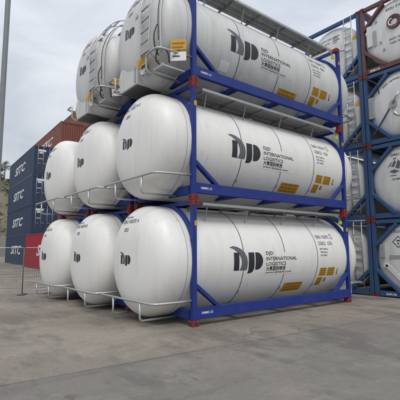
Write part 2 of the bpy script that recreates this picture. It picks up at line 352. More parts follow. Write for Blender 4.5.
def make_tank(rear):
    t = empty('tank_container'); MW = MWG if rear else globals()['MW']
    # shell ------------------------------------------------
    prof = [(-EXT + (L + 2*EXT)*i/40, RT) for i in range(41)]
    shell = MB().lathe(prof, YC, ZC, 96).build('shell', MW, t, smooth=True)
    for side in (0, 1):
        pr = []
        for i in range(25):
            a = i/24*math.pi/2; tt = math.sin(a); pr.append((-EXT - CAP*tt, max(cap_r(tt), 0.0004)))
        if side: pr = [(L - x, r) for x, r in pr]
        MB().lathe(pr, YC, ZC, 96, close1=True).build('rear_end_cap' if side else 'front_end_cap', MW, t, smooth=True)
        xb = -0.11 if not side else L + 0.11
        MB().lathe([(xb-0.007, RT-0.001), (xb-0.007, RT+0.003), (xb+0.007, RT+0.003), (xb+0.007, RT-0.001)], YC, ZC, 96).build('cladding_seam', MSM, t, smooth='auto')
    for xb in (1.55, 3.05, 4.47):
        MB().lathe([(xb-0.011, RT-0.001), (xb-0.011, RT+0.0025), (xb+0.011, RT+0.0025), (xb+0.011, RT-0.001)], YC, ZC, 96).build('cladding_strap', MBD, t, smooth='auto')
    for xb in (1.55, 3.05, 4.47):
        a_ = -0.80/RT; MB().beam((xb, YC - (RT+0.012)*math.cos(a_-0.04), ZC + (RT+0.012)*math.sin(a_-0.04)), (xb, YC - (RT+0.012)*math.cos(a_+0.04), ZC + (RT+0.012)*math.sin(a_+0.04)), 0.045, 0.02, (0, 1, 0)).build('strap_buckle', MGV, t)
    caps = [o for o in kids(t) if o.name.startswith('front_end_cap')]
    # frame ------------------------------------------------
    def inner(z, mx=0.105):
        dz = z - ZC; r = RT + 0.008
        return mx if abs(dz) >= r else max(0.045, min(mx, YC - math.sqrt(r*r - dz*dz)))
    zs = [0.125 + (H - 0.25)*i/36 for i in range(37)]
    post_poly = [(0.003, zs[0]), (0.003, zs[-1])] + [(inner(z), z) for z in zs[::-1]]
    PD = 0.115
    post_me = MB().prism(post_poly, 0, 0.003, PD).mesh('corner_post', MBL, bevel=0.006)
    rr = RT + 0.012
    top_g = arc(YC, ZC, rr, R_(180-24), R_(180-72), 14) + arc(YC, ZC, rr + 0.085, R_(180-68), R_(180-29), 14) + [(0.02, ZC + rr*math.sin(R_(24)) + 0.04)]
    gt_me = MB().prism(top_g, 0, 0.02, 0.10).mesh('corner_gusset', MBL, bevel=0.005)
    bot_g = MB()
    bot_g.beam((0.075, 0.10, 0.98), (0.075, 0.74, 0.24), 0.085, 0.10, (1, 0, 0))
    gb_me = bot_g.mesh('corner_brace', MBL, bevel=0.006)
    sb = MB().beam((0.10, 0.065, 0.86), (0.80, 0.065, 0.33), 0.08, 0.115, (0, 1, 0)).mesh('side_brace', MBL, bevel=0.006)
    # casting: block with oval holes on its faces
    cm = MB().box(0, 0.178, 0, 0.162, 0, 0.125).mesh('corner_casting', MRD, bevel=0.012)
    hms = []
    for (ax, c) in ((1, -0.0015), (0, -0.0015)):
        hole = MB(); ov = [(0.09 + 0.026*math.cos(q) + (0.018 if math.cos(q) > 0 else -0.018), 0.062 + 0.034*math.sin(q)) for q in [2*math.pi*i/16 for i in range(16)]]
        hms.append(hole.prism(ov, ax, c, c + 0.006).mesh('casting_hole', MRB))
    def put(nm, me, x=0, y=0, z=0, mx=False, my=False, mz=False, par=t):
        o = link(nm, me, par); o.location = (x, y, z); o.scale = (-1 if mx else 1, -1 if my else 1, -1 if mz else 1); return o
    for mx in (False, True):
        X = L if mx else 0
        for my in (False, True):
            Y = W if my else 0
            put('corner_post', post_me, X, Y, 0, mx, my)
            put('corner_gusset', gt_me, X, Y, 0, mx, my)
            put('corner_brace', gb_me, X, Y, 0, mx, my)
            put('side_brace', sb, X, Y, 0, mx, my)
            for mz in (False, True):
                c = put('corner_casting', cm, X, Y, H if mz else 0, mx, my, mz)
                [put('casting_hole', hm, par=c) for hm in hms]
        x0, x1 = (0.02, 0.14) if not mx else (L-0.14, L-0.02)
        MB().box(x0, x1, 0.165, W-0.165, 0.13, 0.33).build('bottom_cross_beam', MBL, t, bevel=0.008)
        MB().box(x0+0.012, x1-0.012, 0.165, W-0.165, H-0.10, H-0.015).build('top_cross_beam', MBL, t, bevel=0.006)
    for my in (False, True):
        y0, y1 = (0.012, 0.115) if not my else (W-0.115, W-0.012)
        MB().box(PD+0.004, L-PD-0.004, y0, y1, 0.15, 0.385).build('bottom_side_rail', MBL, t, bevel=0.008)
    for xs in (1.45, 3.03, 4.6):
        MB().box(xs-0.06, xs+0.06, 0.12, W-0.12, 0.15, 0.25).build('floor_cross_member', MBL, t)
    # post marker plates near the top of each side post
    for X in (0.05, L-0.115):
        MB().box(X, X+0.075, -0.0012, 0.006, 2.13, 2.24).build('marker_plate', MYL, t)
    for X in (0.052, L-0.052):
        MB().prism([(X + 0.018*math.cos(2*math.pi*i/12), 2.40 + 0.032*math.sin(2*math.pi*i/12)) for i in range(12)], 1, 0.0015, 0.008).build('lashing_hole', MRB, t)
    # walkway along the near top edge ------------------------
    zw = 2.615
    for i in range(3):
        y0 = 0.20 + i*0.185
        MB().box(0.45, L-0.45, y0, y0+0.165, zw, zw+0.03).build('walkway_plank', MAL, t, bevel=0.003)
    MB().box(0.40, L-0.22, 0.135, 0.185, zw-0.012, zw+0.052).build('walkway_edge_rail', MGV, t, bevel=0.008)
    for i in range(6):
        xb = 0.45 + i*1.03
        b = MB(); b.box(xb-0.022, xb+0.022, 0.19, 0.80, zw-0.045, zw-0.002)
        b.beam((xb, 0.76, zw-0.03), (xb, 0.78, ZC + math.sqrt(RT**2 - (YC-0.78)**2) - 0.01), 0.03, 0.03, (1, 0, 0))
        b.build('walkway_bracket', MAL, t)
    for xb in (0.62, 1.93, 3.34, 4.82):
        MB().beam((xb-0.04, 0.22, zw-0.03), (xb+0.05, 0.42, ZC + math.sqrt(RT**2 - (YC-0.42)**2) - 0.01), 0.022, 0.022, (1, 0, 0)).build('walkway_strut', MGV, t)
    MB().tube([(L-0.5, 0.16, zw+0.005), (L-0.28, 0.15, zw-0.05), (L-0.17, 0.13, zw-0.20)], 0.022).build('walkway_end_stay', MGV, t, smooth=True)
    MB().box(L-0.26, L-0.17, 0.10, 0.17, zw-0.26, zw-0.16).build('lime_tag', MTG, t)
    # manlid boxes on the crown
    lid = MB().lathe([(0, 0.0), (0, 0.27), (0.10, 0.27), (0.10, 0.29), (0.13, 0.29), (0.15, 0.2), (0.15, 0.001)], 0, 0, 32).mesh('manway_lid', MST, smooth='auto')
    for xb in (2.9,):
        o = link('manway_lid', lid, t); o.rotation_euler = (0, -math.pi/2, 0); o.location = (xb, YC, ZC+RT-0.10)
    # bumpers ------------------------------------------------
    BX, BZ = -0.88, 0.52
    def flip(pts, e): return [(L - x if e else x, y, z) for x, y, z in pts]
    for e in (0, 1):
        is_rear = (e == 0) == rear
        if not is_rear:
            pts = [(0.0, 0.05, BZ+0.02), (-0.30, 0.06, BZ+0.01), (-0.78, 0.14, BZ), (-0.85, 0.19, BZ), (BX, 0.27, BZ), (BX, W-0.06, BZ), (BX+0.02, W-0.02, BZ), (BX+0.07, W-0.01, BZ)]
            bar = MB().tube(flip(pts, e), 0.026, 10).build('bumper_bar', MGV, t, smooth=True)
            for yb in (0.68, W-0.68):
                q = [(BX, yb, BZ-0.01), (BX, yb, 0.20), (-0.86, yb, 0.155), (-0.815, yb, 0.135), (0.03, yb, 0.14)]
                MB().tube(flip(q, e), 0.024, 10).build('bumper_support', MGV, bar, smooth=True)
        else:
            for my in (0, 1):
                q = [(0.0, 0.05, 0.56), (-0.30, 0.05, 0.56), (-0.80, 0.09, 0.545), (-0.87, 0.13, 0.54), (BX-.01, 0.20, 0.54), (BX-.01, 0.44, 0.54), (BX-.01, 0.51, 0.52), (BX-.01, 0.54, 0.46), (BX-.01, 0.54, 0.20), (-0.85, 0.54, 0.145), (-0.78, 0.54, 0.135), (0.03, 0.54, 0.14)]
                if my: q = [(x, W - y, z) for x, y, z in q]
                MB().tube(flip(q, e), 0.025, 10).build('bumper_bar', MGV, t, smooth=True)
    # rear end: ladder, valve cabinet, pipes
    er = 0 if rear else 1
    def fx(mb):                                     # mirror a front-end build to the far end when needed
        if er: mb.v = [(L - x, W - y, z) for x, y, z in mb.v]
        return mb
    lx = -0.88
    ladder = fx(MB().tube([(-0.62, 0.80, 0.42), (lx, 0.80, 0.62), (lx, 0.80, 1.3), (lx, 0.80, 1.9), (-0.56, 0.80, 2.45), (-0.20, 0.80, 2.78), (0.35, 0.80, 2.95), (0.75, 0.80, 2.93), (0.80, 0.80, 2.64)], 0.016, 8, 4)).build('ladder', MGV, t, smooth=True)
    fx(MB().tube([(-0.62, 0.43, 0.42), (lx, 0.43, 0.62), (lx, 0.43, 1.3), (lx, 0.43, 1.9), (-0.56, 0.43, 2.45), (-0.20, 0.43, 2.78), (0.35, 0.43, 2.95), (0.75, 0.43, 2.93), (0.80, 0.43, 2.64)], 0.016, 8, 4)).build('stringer', MGV, ladder, smooth=True)
    for z, x in [(0.62 + 0.27*i, lx) for i in range(5)] + [(2.08, -0.71), (2.30, -0.60), (2.55, -0.43), (2.78, -0.20)]:
        fx(MB().beam((x, 0.43, z), (x, 0.80, z), 0.045, 0.022)).build('rung', MGV, ladder)
    fx(MB().tube([(-0.70, 0.22, 0.55), (-0.72, 0.24, 1.2), (-0.64, 0.26, 1.9), (-0.30, 0.26, 2.5), (0.0, 0.26, 2.6)], 0.02, 8, 5)).build('air_line_pipe', MGV, t, smooth=True)
    fx(MB().tube([(-0.76, 0.30, 1.2), (-0.84, 0.30, 0.95), (-0.80, 0.34, 0.7), (-0.7, 0.33, 0.5)], 0.014, 8, 5)).build('hose', MRB, t, smooth=True)
    # cladding box over the valve, brought straight down to a flat bottom
    fx(MB().prism([(1.20, 0.115), (1.98, 0.115), (2.16, 0.45), (2.05, 0.72), (1.20, 0.72)], 0, -0.765, -0.05)).build('valve_cabinet', MW, t, bevel=0.025)
    fx(MB().box(-0.74, -0.05, 1.22, 1.97, 0.080, 0.112)).build('cabinet_underside_shade', MUS, t)  # added dark plate, its colour paints the shade under the cabinet
    fx(MB().box(-0.777, -0.767, 1.23, 1.30, 0.18, 0.56)).build('cabinet_latch', MLG, t)
    for i in range(5): fx(MB().box(-0.70 + 0.0*i, -0.12, 0.14 + 0.075*i, 0.185 + 0.075*i, 0.20, 0.235)).build('step_slat', MGV, t)
    fx(MB().box(-0.72, -0.69, 0.12, 0.50, 0.19, 0.245)).build('step_edge', MGV, t)
    fx(MB().tube([(-0.62, 1.08, 0.30), (-0.74, 1.08, 0.34), (-0.76, 1.06, 0.62), (-0.70, 1.0, 0.80), (-0.78, 0.92, 1.0), (-0.84, 0.90, 1.5), (-0.78, 0.90, 1.95)], 0.026, 10, 5)).build('vapour_pipe', MGV, t, smooth=True)
    fx(MB().tube([(-0.60, 0.40, 0.32), (-0.74, 0.38, 0.42), (-0.70, 0.34, 0.66), (-0.55, 0.22, 0.60), (-0.50, 0.20, 0.34)], 0.016, 8, 5)).build('hose', MRB, t, smooth=True)
    fx(MB().tube([(-0.82, 0.15, 0.75), (-0.80, 0.20, 1.5), (-0.66, 0.24, 2.0), (-0.40, 0.28, 2.42)], 0.010, 6, 5)).build('cable', MRB, t, smooth=True)
    fx(MB().lathe([(-0.86, 0.001), (-0.86, 0.06), (-0.82, 0.06), (-0.82, 0.03), (-0.6, 0.03)], 1.10, 1.75, 16)).build('gauge', MST, t, smooth='auto')
    fx(MB().lathe([(-0.80, 0.001), (-0.80, 0.13), (-0.76, 0.13), (-0.76, 0.08), (-0.2, 0.08)], 0.86, 0.34, 20)).build('outlet_valve', MST, t, smooth='auto')
    fx(MB().box(-0.855, -0.847, 0.58, 1.02, 0.38, 0.60)).build('warning_label', MYL, t)
    for i in range(3): fx(MB().box(-0.8585, -0.8555, 0.64, 0.96 - 0.06*i, 0.425 + 0.05*i, 0.45 + 0.05*i)).build('label_print', MBR, t)
    fx(MB().box(-0.846, -0.60, 0.76, 0.84, 0.46, 0.52)).build('label_bracket', MLG, t)
    # plates standing off the knuckle beside the post
    def tilt(z0, z1, m, nm, dd=0.0, a=0.0, b=1.0):
        p, q = Vector((-0.50, 0.16)), Vector((-0.24, -0.08)); n_ = Vector((-0.755, -0.656))*dd
        A, B = p.lerp(q, a) + n_, p.lerp(q, b) + n_
        mb = MB().beam((A.x, A.y, (z0+z1)/2), (B.x, B.y, (z0+z1)/2), 0.006, z1 - z0)
        return fx(mb).build(nm, m, t)
    tilt(0.62, 0.86, MYL, 'warning_label'); tilt(0.66, 0.70, MBR, 'label_print', 0.006, 0.1, 0.8); tilt(0.75, 0.79, MBR, 'label_print', 0.006, 0.1, 0.9)
    tilt(0.36, 0.57, MWV, 'data_plate'); tilt(0.45, 0.48, MMR, 'plate_print', 0.006, 0.15, 0.6)
    fx(MB().beam((-0.30, 0.10, 0.34), (-0.30, 0.10, 0.84), 0.03, 0.03, (1, 0, 0))).build('plate_bracket', MLG, t)
    # print on the end cap facing the yard
    blk, sail = logo_parts(0.20)
    y0, z0 = (1.72, 1.29) if not rear else (1.72, 1.36)
    for nm, pc in zip(('logo_bar', 'logo_hook', 'logo_half_disc'), blk): wrap(nm, poly_2d([pc]), end_fn(y0, z0), MDK, caps[0], 0.05, 0.05)
    wrap('logo_sail', poly_2d(sail), end_fn(y0, z0), MGR, caps[0], 0.05, 0.05)
    # print on the long side -----------------------------------
    blk, sail = logo_parts(0.42)
    for nm, pc in zip(('logo_bar', 'logo_hook', 'logo_half_disc'), blk): wrap(nm, poly_2d([pc]), lambda x, s: side_fn()(x + 1.11, s - 0.25), MDK, shell, 0.05)
    wrap('logo_sail', poly_2d(sail), lambda x, s: side_fn()(x + 1.11, s - 0.25), MGR, shell, 0.05)
    wrap('lettering_panel', poly_2d([rect(1.36, 0.56)]), lambda x, s: side_fn(0.0028)(x + 2.28, s - 0.40), MW, shell, 0.05)
    items = [(text_2d('DJD', 0.125, 0.002, width=0.27), 0, 0.04), (text_2d('INTERNATIONAL', 0.125, 0.002, width=1.20), 0, -0.095),
             (text_2d('LOGISTICS', 0.125, 0.002, width=0.76), 0, -0.225), (text_2d('大景国际物流', 0.12, 0.003, width=0.74), 0, -0.345),
             (text_2d('www.djdtank.com', 0.075, 0.001, width=1.0), 0, -0.42)]
    wrap_lines('lettering', items, lambda x, s: side_fn(0.005)(x + 2.33, s + 0.06), MDK, shell, 0.05)
    wrap('check_digit_box', poly_2d([rect(0.10, 0.014), rect(0.10, 0.014, 0, 0.15), rect(0.014, 0.16), rect(0.014, 0.16, 0.09, 0)]), lambda x, s: side_fn(0.004)(x + 5.30, s + 0.55), MDK, shell, 0.05)
    def slab_label(x0, s0, w, h, n, seed):
        wrap('warning_label', poly_2d([rect(w, h)]), lambda x, s: side_fn(0.003)(x + x0, s + s0), MYL, shell, 0.05)
        wrap('label_print', poly_2d(bars(w, h, n, seed)), lambda x, s: side_fn(0.006)(x + x0, s + s0), MBR, shell, 0.05)
    slab_label(3.20, -0.98, 0.80, 0.30, 3, 1)
    slab_label(4.62, -0.54, 0.32, 0.24, 4, 2); slab_label(4.99, -0.55, 0.36, 0.25, 4, 3)
    slab_label(4.60, -0.86, 0.26, 0.27, 5, 4); slab_label(4.93, -0.74, 0.11, 0.13, 2, 5)
    wrap('side_mark', poly_2d([rect(0.03, 0.18), rect(0.07, 0.025, 0.0, 0.0)]), lambda x, s: side_fn(0.004)(x + 5.47, s - 0.52), MDK, shell, 0.05)
    if rear: wrap('document_panel', poly_2d([rect(0.30, 0.27)]), lambda x, s: side_fn(0.006)(x + 0.98, s - 0.80), MWV, shell, 0.05)
    # frame lettering
    fb = merge_2d([(text_2d('OMMC-15', 0.070, 0.002, width=0.32), 0, 0)])
    wrap('frame_lettering', fb, lambda u, v: (0.24 + u, 0.0105, 0.245 + v), MCW, t, None)
    return t

def add_codes(t, cap, shell, num, chk, rear):
    items = [(text_2d('ORIENT TANK', 0.055, 0.0015), 0.10, 0.12), (text_2d('DJAU ' + num + ' ' + chk, 0.12, 0.002, width=0.74), 0.0, 0.0), (text_2d('22K2', 0.11, 0.002, width=0.22), 0.16, -0.19)]
    wrap_lines('lettering', items, end_fn(1.76 if not rear else 1.72, 2.22 if not rear else 2.12, 0.004), MFT, cap, 0.05, 0.08)
    items = [(text_2d('DJAU ' + num, 0.15, 0.002, width=0.64), 0.0, 0.50), (text_2d('22K2', 0.14, 0.002, width=0.36), 0.02, 0.30), (text_2d('CN', 0.14, 0.002, width=0.2), 0.48, 0.30),
             (text_2d('MGW 36000 kg', 0.06, 0.001), 0.03, 0.16), (text_2d('TARE 3640 kg', 0.06, 0.001), 0.03, 0.07), (text_2d('CAP. 26000 L', 0.06, 0.001), 0.03, -0.02)]
    wrap_lines('lettering', items, lambda x, s: side_fn(0.004)(x + 4.58, s + 0.06), MFT, shell, 0.05)
SP = 2.66
front_tank = make_tank(False)
rear_tank = make_tank(True)
grp = 'white tank containers with blue frames in the three-high block'
spots = [  # (proto, column, layer, label)
    (front_tank, 0, 0, 'white tank container standing on the concrete, its lettered side facing the open yard'),
    (front_tank, 1, 0, 'white tank container on the ground in the middle column, a tank on either side'),
    (front_tank, 2, 0, 'white tank container on the ground in the column beside the wire fence'),
    (front_tank, 0, 1, 'white lettered tank container in the middle tier, between two other lettered tanks'),
    (front_tank, 1, 1, 'white tank container in the middle tier of the middle column, no ladder on its end'),
    (front_tank, 2, 1, 'white tank container on top of the two-high column above the wire fence'),
    (rear_tank, 0, 2, 'topmost white lettered tank container with end ladder, walkway open to the sky'),
    (rear_tank, 1, 2, 'top-tier white tank container with end ladder, on the middle column'),
]
used = set()
def dup(proto):
    if proto.name not in used: used.add(proto.name); return proto
    return None
kid_map = {}
for c in bpy.data.objects:
    if c.parent: kid_map.setdefault(c.parent.name, []).append(c)
jit = {(1, 0): -0.10, (2, 0): -0.19, (0, 1): -0.005, (1, 1): -0.09, (2, 1): -0.15, (0, 2): 0.005, (1, 2): -0.11}
placed = []
for proto, c_, k_, lab in spots:
    o = dup(proto) or copy_tree(proto, None, None, kid_map)
    o.location = (jit.get((c_, k_), 0.0), SP*c_, H*k_ + 0.001)
    tag(o, lab, 'tank container', grp)
    placed.append((o, proto is rear_tank))

part_of = {}
for c in bpy.data.objects:
    if c.parent: part_of.setdefault(c.parent.name, {})[c.name.split('.')[0]] = c
for (o, rear), (num, chk) in zip(placed, (('102075', '4'), ('102254', '8'), ('102118', '0'), ('102519', '3'), ('102306', '7'), ('102247', '1'), ('102083', '9'), ('102462', '5'))):
    add_codes(o, part_of[o.name]['front_end_cap'], part_of[o.name]['shell'], num, chk, rear)

# ------------------------------------------------------------------ standard tank containers (far right block)
L2, W2, H2 = 6.058, 2.438, 2.591
YD, ZD, RD = W2/2, 1.31, 1.165
def make_iso(fm, kind):
    t = empty('tank_container')
    fl = MB().lathe([(0.30 + (L2-0.60)*i/10, RD) for i in range(11)], YD, ZD, 72).build('shell', MW2, t, smooth=True)
    n = 3.0; dep = 0.27
    caps = []
    for e in (0, 1):
        pr = []
        for i in range(19):
            a = i/18*math.pi/2; tt = math.sin(a)
            pr.append((0.30 - dep*tt, max(0.0004, RD*(max(0, 1 - tt**n))**(1/n))))
        if e: pr = [(L2 - x, r) for x, r in pr]
        caps.append(MB().lathe(pr, YD, ZD, 72, close1=True).build('end_cap', MW2, t, smooth=True))
    def dx(y, z, d=0.004):
        q = min(0.999, math.hypot(y - YD, z - ZD)/RD); return 0.30 - dep*(1 - q**n)**(1/n) - d
    def fn(y0, z0, d=0.004):
        return lambda u, v: (dx(y0 - u, z0 + v, d), y0 - u, z0 + v)
    post = MB().box(0.004, 0.145, 0.003, 0.135, 0.118, H2-0.118).mesh('corner_post', fm, bevel=0.012)
    brace = MB().beam((0.075, 0.09, 0.90), (0.075, 0.86, 0.17), 0.11, 0.155, (1, 0, 0)).mesh('corner_brace', fm, bevel=0.01)
    cast = MB().box(0, 0.178, 0, 0.162, 0, 0.118).mesh('corner_casting', MDR, bevel=0.012)
    for mx in (0, 1):
        for my in (0, 1):
            for nm, me, mzs in (('corner_post', post, (0,)), ('corner_brace', brace, (0,) if kind['ladder'] else (0, 1)), ('corner_casting', cast, (0, 1))):
                for mz in mzs:
                    o = link(nm, me, t); o.location = (L2*mx, W2*my, H2*mz); o.scale = (1 - 2*mx, 1 - 2*my, 1 - 2*mz)
        a, b = (0.02, 0.14) if not mx else (L2-0.14, L2-0.02)
        MB().box(a, b, 0.165, W2-0.165, 0.03, 0.20).build('bottom_cross_beam', fm, t, bevel=0.008)
        MB().box(a, b, 0.165, W2-0.165, H2-0.15, H2-0.02).build('top_cross_beam', fm, t, bevel=0.008)
    for my in (0, 1):
        a, b = (0.01, 0.11) if not my else (W2-0.11, W2-0.01)
        MB().box(0.182, L2-0.182, a, b, 0.03, 0.19).build('bottom_side_rail', fm, t)
        MB().box(0.182, L2-0.182, a, b, H2-0.11, H2-0.02).build('top_side_rail', fm, t)
    if kind['ladder']:
        la = MB().tube([(0.02, 0.34, 0.22), (0.02, 0.34, H2-0.05)], 0.018).build('ladder', MGV, t, smooth=True)
        MB().tube([(0.02, 0.64, 0.22), (0.02, 0.64, H2-0.05)], 0.018).build('stringer', MGV, la, smooth=True)
        for i in range(8): MB().beam((0.02, 0.34, 0.40 + 0.28*i), (0.02, 0.64, 0.40 + 0.28*i), 0.04, 0.022).build('rung', MGV, la)
        if kind.get('tri'):
            wrap('hazard_triangle', poly_2d([[(0, 0), (0.26, 0), (0.13, 0.24)]]), fn(0.40, 1.62, 0.006), MYL, caps[0], 0.06, 0.06)
            wrap('notice', poly_2d([rect(0.3, 0.04, 0, 0.12), rect(0.24, 0.04, 0, 0.04), rect(0.3, 0.04, 0, -0.04), rect(0.18, 0.03, 0, -0.12)]), fn(1.15, 1.9), MGR, caps[0], 0.06, 0.08)
        MB().tube([(0.02, 0.64, 1.3), (-0.10, 0.75, 1.28), (-0.10, 0.95, 1.2), (0.06, 1.05, 1.15)], 0.014).build('hose', MRB, t, smooth=True)
        wrap_lines('lettering', [(text_2d('TANK 2240 17 5', 0.10, 0.002), 0, 0), (text_2d('22T6', 0.10, 0.002), 0.2, -0.16)], fn(1.70, 2.0), MGR, caps[0], 0.05, 0.08)
    k = kind['n']
    def arc_text(txt, size, rad, a_mid, m, bold=0.002):
        bm = text_2d(txt, size, bold, align='CENTER')
        wrap('lettering', bm, lambda u, v: (lambda yy, zz: (dx(yy, zz), yy, zz))(YD - (rad + v)*math.sin(u/rad + a_mid), ZD + (rad + v)*math.cos(u/rad + a_mid)), m, caps[0], 0.05, 0.05)
    # on this side the picture's right is towards -y, so arc text runs with growing u to -y
    if k == 4:
        rg = MB().lathe([(0.06, 0.0005), (0.06, 0.10), (0.02, 0.11), (-0.02, 0.20), (-0.02, 0.24), (0.03, 0.255), (0.10, 0.255)], YD, 1.58, 40).build('valve_cover', MMR, t, smooth='auto')
        cr_ = [(0.0, 0.14)] + [(-0.14*math.sin(q), 0.14*math.cos(q)) for q in [math.pi*i/10 for i in range(11)]] + [(-0.10*math.sin(q) - 0.0, 0.10*math.cos(q)) for q in [math.pi - math.pi*i/10 for i in range(11)]]
        wrap('emblem', poly_2d([cr_[1:]]), lambda u, v: (-0.024 + 0.0, YD + 0.05 - u, 1.58 + v), MCW, rg, None)
        MB().box(0.0, 0.10, 2.02, 2.20, 1.00, 1.78).build('document_box', MW2, t, bevel=0.015)
        MB().box(0.035, 0.055, 1.86, 1.98, 0.98, 1.55).build('pipe_guard', MLG, t, bevel=0.006)
        wrap_lines('lettering', [(text_2d('EXSU 218040 3', 0.13, 0.003), 0, 0)], fn(1.50, 2.08), MDK, caps[0], 0.05, 0.08)
        wrap_lines('lettering', [(text_2d('MGW 36000', 0.10, 0.002), 0, 0), (text_2d('TARE 3550', 0.10, 0.002), 0, -0.14)], fn(1.42, 0.95), MGR, caps[0], 0.05, 0.08)
        for (yy, zz, r) in ((1.86, 1.86, 0.05), (1.72, 1.02, 0.045), (1.62, 0.72, 0.05)):
            MB().lathe([(dx(yy, zz)-0.02, 0.0005), (dx(yy, zz)-0.02, r), (dx(yy, zz)+0.03, r)], yy, zz, 18).build('cladding_plug', MLG, t, smooth='auto')
    if k == 3:
        arc_text('EXFU 0670422 22T6 EURO', 0.10, 0.82, 0.0, MDK)
        MB().box(0.0, 0.14, 2.09, 2.29, 0.95, 1.72).build('document_box', MLG, t, bevel=0.015)
        v = MB().lathe([(-0.02, 0.0005), (-0.02, 0.13), (0.02, 0.13), (0.02, 0.08), (0.12, 0.08)], 1.42, 1.28, 24).build('outlet_valve', MST, t, smooth='auto')
        MB().tube([(-0.03, 1.42, 1.28), (-0.05, 1.30, 1.50), (-0.03, 1.18, 1.62)], 0.03).build('valve_handle', MST, v, smooth=True)
        MB().tube([(0.10, 1.42, 1.20), (0.06, 1.40, 0.95), (0.08, 1.2, 0.8)], 0.05, 10).build('valve_pipe', MST, v, smooth=True)
        MB().tube([(-0.02, 2.40, 2.52), (-0.05, 1.95, 2.18), (-0.04, 1.90, 2.02), (0.06, 1.90, 1.80)], 0.016).build('handrail', MRB, t, smooth=True)
        MB().beam((0.02, 1.55, 1.16), (0.02, 2.15, 0.35), 0.03, 0.05, (1, 0, 0)).build('diagonal_stay', MSB, t)
    if k == 2:
        wrap_lines('lettering', [(text_2d('DAIU 871125 0', 0.13, 0.003), 0, 0)], fn(1.66, 2.10), MDK, caps[0], 0.05, 0.08)
        em = [[(0.0, 0.10), (0.10, 0.16), (0.18, 0.30), (0.10, 0.24)], [(0.12, 0.12), (0.22, 0.10), (0.30, 0.26), (0.24, 0.34)], [(0.26, 0.06), (0.40, 0.02), (0.44, 0.24), (0.36, 0.34)],
              [(0.06, -0.04), (0.22, 0.02), (0.40, -0.06), (0.22, -0.12)], [(0.46, 0.0), (0.60, 0.10), (0.54, 0.26), (0.50, 0.12)]]
        wrap('emblem', poly_2d(em), fn(1.76, 1.62), MGR, caps[0], 0.05, 0.05)
        wrap('emblem', poly_2d([rect(0.10, 0.05, 0.2, 0.36), rect(0.2, 0.03, 0.1, -0.2)]), fn(1.76, 1.62), MPU, caps[0], 0.05, 0.05)
        wrap_lines('lettering', [(text_2d('GLOBAL', 0.08, 0.002), 0, 0)], fn(1.62, 1.28), MDK, caps[0], 0.05, 0.08)
    if k == 1:
        MB().box(0.0, 0.12, 2.02, 2.18, 1.30, 1.74).build('document_box', MLG, t, bevel=0.015)
        c, hw = 0.0, 0.20
        dia = [[(-hw, 0), (0, hw), (0, hw-0.03), (-hw+0.03, 0)], [(0, hw), (hw, 0), (hw-0.03, 0), (0, hw-0.03)], [(hw, 0), (0, -hw), (0, -hw+0.03), (hw-0.03, 0)], [(0, -hw), (-hw, 0), (-hw+0.03, 0), (0, -hw+0.03)], rect(0.10, 0.04, -0.05, 0.02), rect(0.05, 0.05, -0.025, -0.08)]
        wrap('hazard_diamond', poly_2d(dia), fn(1.56, 1.82), MDK, caps[0], 0.05, 0.05)
        wrap_lines('lettering', [(text_2d('FLEXITANK', 0.12, 0.002), 0, 0)], fn(1.72, 2.12), MPU, caps[0], 0.05, 0.08)
        wrap('lettering_mark', poly_2d([rect(0.08, 0.10)]), fn(1.84, 2.12), MGN, caps[0], 0.05, 0.05)
        MB().box(0.02, 0.05, 1.30, 1.86, 1.27, 1.39).build('name_board', MLG, t, bevel=0.004)
        MB().prism([(2.12, 1.00), (1.98, 0.95), (1.55, 0.52), (1.20, 0.44), (1.20, 0.58), (1.50, 0.66), (1.88, 1.06), (2.05, 1.14)], 0, 0.035, 0.06).build('skirt_plate', MW2, t, bevel=0.004)
        MB().lathe([(0.030, 0.0005), (0.030, 0.045), (0.05, 0.045)], 1.98, 1.03, 16).build('skirt_hole', MRB, t, smooth='auto')
        wrap('frame_lettering', merge_2d([(text_2d('GAFU 82', 0.09, 0.003), 0, 0)]), lambda u, v: (0.0175, 2.05 - u, 0.075 + v), MCW, t, None)
    if k == 4:
        wrap('frame_lettering', merge_2d([(text_2d('EXSU 21', 0.10, 0.004), 0, 0)]), lambda u, v: (0.0175, 2.15 - u, 0.07 + v), MCW, t, None)
    return t
XR = 7.97
stack_y = {0: 0.29 - W2, 1: 0.315}
iso_l = 'weathered white tank container in {} '
for k_, (fm, lab) in enumerate([
        (MSB, 'ground-level white tank container in steel-blue frame with hazard diamond on its end'),
        (MSB, 'white tank container in steel-blue frame with grey shield emblem on its end'),
        (MSB, 'white tank container in steel-blue frame with outlet valve, under the maroon frame'),
        (MMR, 'white tank container in maroon frame with round maroon valve cover')]):
    o = make_iso(fm, {'n': k_ + 1, 'ladder': False})
    o.location = (XR, stack_y[0], H2*k_ + 0.001); tag(o, lab, 'tank container', 'standard tank containers in the four-high block')
lad0 = make_iso(MSB, {'n': 0, 'ladder': True}); lad1 = make_iso(MSB, {'n': 0, 'ladder': True, 'tri': True})
kid_map = {}
for c in bpy.data.objects:
    if c.parent: kid_map.setdefault(c.parent.name, []).append(c)
for k_, (proto, lab) in enumerate([(lad0, 'ladder-end tank container at ground level between the lettered tanks and the hazard-diamond tank'),
                         (lad0, 'ladder-end tank container in second tier beside the shield-emblem tank'),
                         (lad1, 'ladder-end tank container with yellow triangle in third tier beside the outlet-valve tank'),
                         (lad1, 'ladder-end tank container with yellow triangle in top tier beside the maroon-framed tank')]):
    o = dup(proto) or copy_tree(proto, None, None, kid_map)
    o.location = (XR + (0.02 if k_ % 2 else 0), stack_y[1], H2*k_ + 0.001); tag(o, lab, 'tank container', 'standard tank containers in the four-high block')

